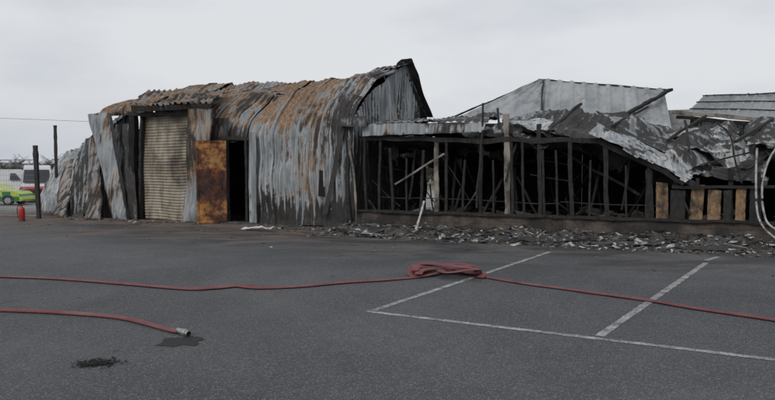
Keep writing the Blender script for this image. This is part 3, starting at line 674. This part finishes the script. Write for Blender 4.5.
tube('discharge_hose',ext,[(0,-.03,.51),(-.10,-.04,.46),(-.12,-.04,.28),(-.10,-.04,.12)],0.012,None,BLK,8,6)

# ---------------------------------------------------------------- fence at left
STEEL=plain('weathered_post_steel',(0.035,0.033,0.033),0.7,0.2)
WIRE=plain('galvanised_wire',(0.30,0.31,0.32),0.5,0.5)
p37=G(39,219); 
fence=empty('mesh_fence')
beam('post',fence,(p37.x,p37.y,-.05),(p37.x-0.05,p37.y,2.45),0.11,0.11,STEEL,0.004)
for k in (1,2,3):
    x=p37.x-3.0*k; beam('post',fence,(x,p37.y+0.6*k,-.05),(x,p37.y+0.6*k,2.3),0.07,0.07,STEEL,0)
vs=[];fs=[]
def wire(a,b,r=0.004):
    a=Vector(a);b=Vector(b);d=(b-a).normalized(); ref=Vector((0,1,0)); s=d.cross(ref).normalized()*r; t=Vector((0,r,0)); k=len(vs)
    for c in (a,b): vs.extend([c+s,c+t,c-s,c-t])
    for j in range(4): fs.append((k+j,k+(j+1)%4,k+4+(j+1)%4,k+4+j))
for i in range(12): 
    z=0.1+i*0.17; wire((p37.x,p37.y,z),(p37.x-9,p37.y+1.8,z),0.004 if i not in(0,11) else 0.014)
for i in range(90):
    x=i*0.1; wire((p37.x-x,p37.y+0.2*x,0.1),(p37.x-x,p37.y+0.2*x,1.97),0.0022)
mesh('wire_panel',vs,fs,WIRE,fence)
p57=G(57,214.5); beam('timber_pole',None,(p57.x,p57.y,-.05),(p57.x+.03,p57.y,3.25),0.08,0.08,STEEL,0.004)
up=empty('utility_pole',(-52,62,-0.75)); lathe('pole',up,[(0.16,0),(0.11,8.2),(0.001,8.2)],STEEL); beam('crossarm',up,(-.7,0,7.9),(.7,0,7.9),.1,.1,STEEL,0)
up2=empty('utility_pole',(0,58,-0.75)); lathe('pole',up2,[(0.16,0),(0.11,6.2),(0.001,6.2)],STEEL); beam('crossarm',up2,(-.7,0,5.9),(.7,0,5.9),.1,.1,STEEL,0)
tube('overhead_cable',None,[(-52,62,7.2),(-35,60.7,6.55),(-18,59.4,5.8),(0,58,5.3)],0.016,None,STEEL,6,6)

# ---------------------------------------------------------------- vehicles
GLASS=plain('dark_glass',(0.03,0.035,0.04),0.12)
TYRE=plain('tyre_rubber',(0.02,0.02,0.02),0.85)
WHITE=plain('white_vehicle_paint',(0.62,0.63,0.64),0.3,0,0.05)
HUB=plain('wheel_alloy',(0.35,0.35,0.36),0.4,0.6)
def vehicle(name,loc,rz,side,roof,width,wheels,wr,windows,mat,belt,tuck=0.12):
    e=empty(name,loc,rz); h=width/2
    n=len(side); sub=[]
    for i in range(n):
        a=side[i];b=side[(i+1)%n]
        for k in range(3): sub.append((lerp(a[0],b[0],k/3),lerp(a[1],b[1],k/3)))
    side=sub;n=len(side)
    def hw(z): return h-tuck*sst(belt,roof,z)-0.05*sst(0.5,0.2,z)
    vs=[];fs=[]
    for sg in (-1,1):
        for x,z in side: vs.append((x,sg*hw(z),z))
    for sg in (-1,1):
        for x,z in side:
            cz=(roof+0.3)/2; vs.append((x*0.97,sg*(hw(z)-0.06),cz+(z-cz)*1.03))
    for i in range(n):
        j=(i+1)%n
        fs.append((i,j,2*n+j,2*n+i)); fs.append((n+i,3*n+i,3*n+j,n+j)); fs.append((2*n+i,2*n+j,3*n+j,3*n+i))
    fs.append(tuple(range(n))); fs.append(tuple(range(2*n-1,n-1,-1)))
    mesh('body',vs,fs,mat,e)
    for sg in (-1,1):
        for w in windows:
            mesh('side_window',[(x,sg*(hw(z)+0.008),z) for x,z in w],[tuple(range(len(w)))],GLASS,e)
        for wx in wheels:
            y=sg*(h-0.10)
            vs=[];fs=[];N=24
            for (r,yy) in ((wr*0.6,-.11),(wr,-.10),(wr,.10),(wr*0.6,.11)):
                for j in range(N): a=2*math.pi*j/N; vs.append((wx+r*math.cos(a),y+yy,wr+r*math.sin(a)))
            for i in range(3):
                for j in range(N): a=i*N+j;b=i*N+(j+1)%N; fs.append((a,b,b+N,a+N))
            mesh('tyre',vs,fs,TYRE,e)
            vs=[(wx+wr*0.6*math.cos(2*math.pi*j/N),y+sg*0.114,wr+wr*0.6*math.sin(2*math.pi*j/N)) for j in range(N)]
            mesh('wheel_hub',vs,[tuple(range(N))],HUB,e)
            vs=[(wx+wr*1.16*math.cos(math.pi*j/N),sg*(h+0.004),wr+wr*1.16*math.sin(math.pi*j/N)) for j in range(N+1)]
            mesh('wheel_arch',vs,[tuple(range(N+1))],BLK,e)
    return e
m=M('hi_vis_chequer_livery',0.35); ck=m.n.new('ShaderNodeTexChecker'); ck.inputs['Scale'].default_value=1.0
mp=m.n.new('ShaderNodeMapping'); mp.inputs['Scale'].default_value=(1.9,0.0001,3.2); mp.inputs['Location'].default_value=(0,0.5,0.1)
m.link(m.tc.outputs['Object'],mp.inputs[0]); m.link(mp.outputs[0],ck.inputs[0])
ck.inputs['Color1'].default_value=(0.46,0.56,0.07,1); ck.inputs['Color2'].default_value=(0.02,0.20,0.07,1)
sx=m.n.new('ShaderNodeSeparateXYZ'); m.link(m.tc.outputs['Object'],sx.inputs[0])
m.color(m.mix(m.ramp(sx.outputs[2],[(0.93,0.0),(0.935,1.0)]),ck.outputs[0],(0.48,0.55,0.18))); LIV=m.m
carx=(-8-387.5)/F*40
est=vehicle('emergency_response_car',(carx,40,-0.75),math.radians(6),
  [(-2.25,.35),(-2.3,.7),(-2.25,1.0),(-2.05,1.4),(-1.7,1.47),(.2,1.48),(.55,1.4),(1.15,1.0),(1.95,.88),(2.25,.7),(2.3,.4),(2.2,.28),(-2.1,.28)],1.5,1.8,(-1.4,1.4),.33,
  [[(-2.0,1.02),(-1.15,1.02),(-1.15,1.38),(-1.88,1.38)],[(-1.07,1.02),(-.1,1.02),(-.1,1.40),(-1.07,1.39)],[(-.02,1.02),(.98,1.02),(.48,1.38),(-.02,1.40)]],LIV,0.95,.2)
BLUE=plain('blue_beacon_lens',(0.03,0.10,0.45),0.25)
beam('light_bar',est,(-.25,-.6,1.56),(-.25,.6,1.56),.25,.10,BLUE,0)
m=M('white_van_with_red_band',0.35); sx=m.n.new('ShaderNodeSeparateXYZ'); m.link(m.tc.outputs['Object'],sx.inputs[0])
m.color(m.ramp(m.math('MULTIPLY',sx.outputs[2],0.3),[(0.0,(0.10,0.10,0.10)),(0.14,(0.50,0.06,0.07)),(0.34,(0.62,0.63,0.64)),(0.35,(0.62,0.63,0.64))]))
for nd in m.n:
    if nd.type=='VALTORGB': nd.color_ramp.interpolation='CONSTANT'
VANM=m.m
vx=(38-387.5)/F*45
van=vehicle('white_panel_van',(vx,45,-0.75),math.radians(-62),
  [(-2.7,.4),(-2.75,1.2),(-2.65,2.5),(-2.4,2.62),(.9,2.62),(1.25,2.45),(1.95,1.35),(2.6,1.1),(2.75,.8),(2.75,.4),(2.6,.3),(-2.6,.3)],2.62,2.0,(-1.7,1.75),.36,
  [[(.75,1.4),(1.65,1.4),(1.15,2.1),(.75,2.1)]],VANM,1.3,.18)
mesh('windscreen',[(1.34,-.78,2.33),(1.34,.78,2.33),(1.98,.86,1.42),(1.98,-.86,1.42)],[(0,1,2,3)],GLASS,van)
beam('headlamp',van,(2.78,-.85,.95),(2.70,-.6,1.05),.16,.1,HUB,0); beam('headlamp',van,(2.78,.85,.95),(2.70,.6,1.05),.16,.1,HUB,0)
beam('grille',van,(2.79,-.5,.85),(2.79,.5,.85),.03,.25,BLK,0)
van2=vehicle('white_panel_van',((6-387.5)/F*52,52,-0.75),math.radians(8),
  [(-2.7,.4),(-2.75,1.2),(-2.65,2.2),(-2.4,2.3),(.9,2.3),(1.25,2.2),(1.95,1.35),(2.6,1.1),(2.75,.8),(2.75,.4),(2.6,.3),(-2.6,.3)],2.3,2.0,(-1.7,1.75),.36,
  [[(.75,1.4),(1.65,1.4),(1.15,2.0),(.75,2.0)]],WHITE,1.3,.18)

# ---------------------------------------------------------------- distant trees and hills
TW=plain('bare_twigs',(0.085,0.072,0.06),0.95,0,0.4,1.5)
vs=[];fs=[]
def twig(a,b,w):
    d=(b-a); s2=Vector((-d.z,0,d.x)); s2=(s2.normalized() if s2.length>1e-4 else Vector((1,0,0)))*w; k=len(vs)
    vs.extend([a+s2,a-s2,b-s2*.4,b+s2*.4]); fs.append((k,k+1,k+2,k+3))
for t in range(110):
    x=-125+t*2.3+U(-1,1); y=92+U(-5,8); H=U(3.8,5.8); base=Vector((x,y,-0.75))
    lean=Vector((U(-.3,.3),0,H*0.35)); twig(base,base+lean,0.16)
    for b in range(22):
        a0=base+lean*U(.3,1.0); ang=U(0,6.28); l=H*U(.3,.62)
        e=a0+Vector((math.cos(ang)*l*.8,math.sin(ang)*l*.5,l*U(.4,1.0))); twig(a0,e,0.06)
        for c in range(14):
            s=a0.lerp(e,U(.2,1)); ang2=U(0,6.28); l2=U(.4,1.3)
            f=s+Vector((math.cos(ang2)*l2,math.sin(ang2)*l2*.6,l2*U(-.1,1.0))); twig(s,f,0.035)
mesh('distant_trees',vs,fs,TW)
vs=[];fs=[]
for t in range(9000):
    x=U(-130,125); y=84+U(-1,1); z=-0.75+2.6*R()**.8*(0.75+0.4*nz(x*.3)); s=U(.10,.30); a=U(0,6.28); k=len(vs)
    for q in range(3): vs.append((x+s*math.cos(a+q*2.1),y+U(-.2,.2),z+s*math.sin(a+q*2.1)))
    fs.append((k,k+1,k+2))
mesh('distant_hedge',vs,fs,plain('hedge_leaves',(0.055,0.06,0.035),0.9,0,0.5,1.0))
HILL=plain('hazy_hill',(0.20,0.22,0.23),1.0,0,0.15,0.01)
vs=[];fs=[]; n=80
for i in range(n+1):
    a=-400+800*i/n*1.0; z=7+4*nz(a*.01)+2*nz(a*.04)
    vs+= [(a*1.6,330,-2),(a*1.6,420,z),(a*1.6,600,z*.8)]
for i in range(n):
    k=i*3
    fs+=[(k,k+3,k+4,k+1),(k+1,k+4,k+5,k+2)]
mesh('hills',vs,fs,HILL,smooth=True)

# ---------------------------------------------------------------- light
SE,SR=math.radians(38),math.radians(215)
w=bpy.data.worlds.new('World'); scene.world=w; w.use_nodes=True; nt=w.node_tree; N=nt.nodes; bg=N['Background']
sky=N.new('ShaderNodeTexSky'); sky.sky_type='NISHITA'; sky.sun_disc=False; sky.sun_elevation=SE; sky.sun_rotation=SR; sky.dust_density=4; sky.air_density=1.0
tc=N.new('ShaderNodeTexCoord'); mp=N.new('ShaderNodeMapping'); mp.inputs['Scale'].default_value=(1,1,3.2)
nt.links.new(tc.outputs['Generated'],mp.inputs[0])
no=N.new('ShaderNodeTexNoise'); no.inputs['Scale'].default_value=1.7; no.inputs['Detail'].default_value=6; no.inputs['Roughness'].default_value=.5; nt.links.new(mp.outputs[0],no.inputs['Vector'])
rp=N.new('ShaderNodeValToRGB'); e=rp.color_ramp.elements
e[0].position=.36; e[0].color=(6.0,6.4,7.05,1); e[1].position=.62; e[1].color=(8.3,8.45,8.7,1); nt.links.new(no.outputs[0],rp.inputs[0])
mx=N.new('ShaderNodeMix'); mx.data_type='RGBA'; mx.inputs[0].default_value=.92
nt.links.new(sky.outputs[0],mx.inputs[6]); nt.links.new(rp.outputs[0],mx.inputs[7]); nt.links.new(mx.outputs[2],bg.inputs[0]); bg.inputs[1].default_value=0.093
sl=bpy.data.lights.new('sun','SUN'); sl.energy=0.9; sl.angle=math.radians(20); sl.color=(1,.97,.93)
so=bpy.data.objects.new('sun',sl); link(so)
dirv=Vector((math.sin(SR)*math.cos(SE),math.cos(SR)*math.cos(SE),math.sin(SE)))
so.rotation_euler=dirv.to_track_quat('Z','Y').to_euler()
# ---------------------------------------------------------------- camera
cam=bpy.data.cameras.new('camera'); cam.sensor_width=36; cam.lens=F/775*36; cam.clip_end=2000
co=bpy.data.objects.new('camera',cam); co.location=(0,0,CZ); co.rotation_euler=(math.pi/2-PITCH,0,0); link(co); scene.camera=co
scene.view_settings.view_transform='Standard'; scene.view_settings.look='None'; scene.view_settings.exposure=0
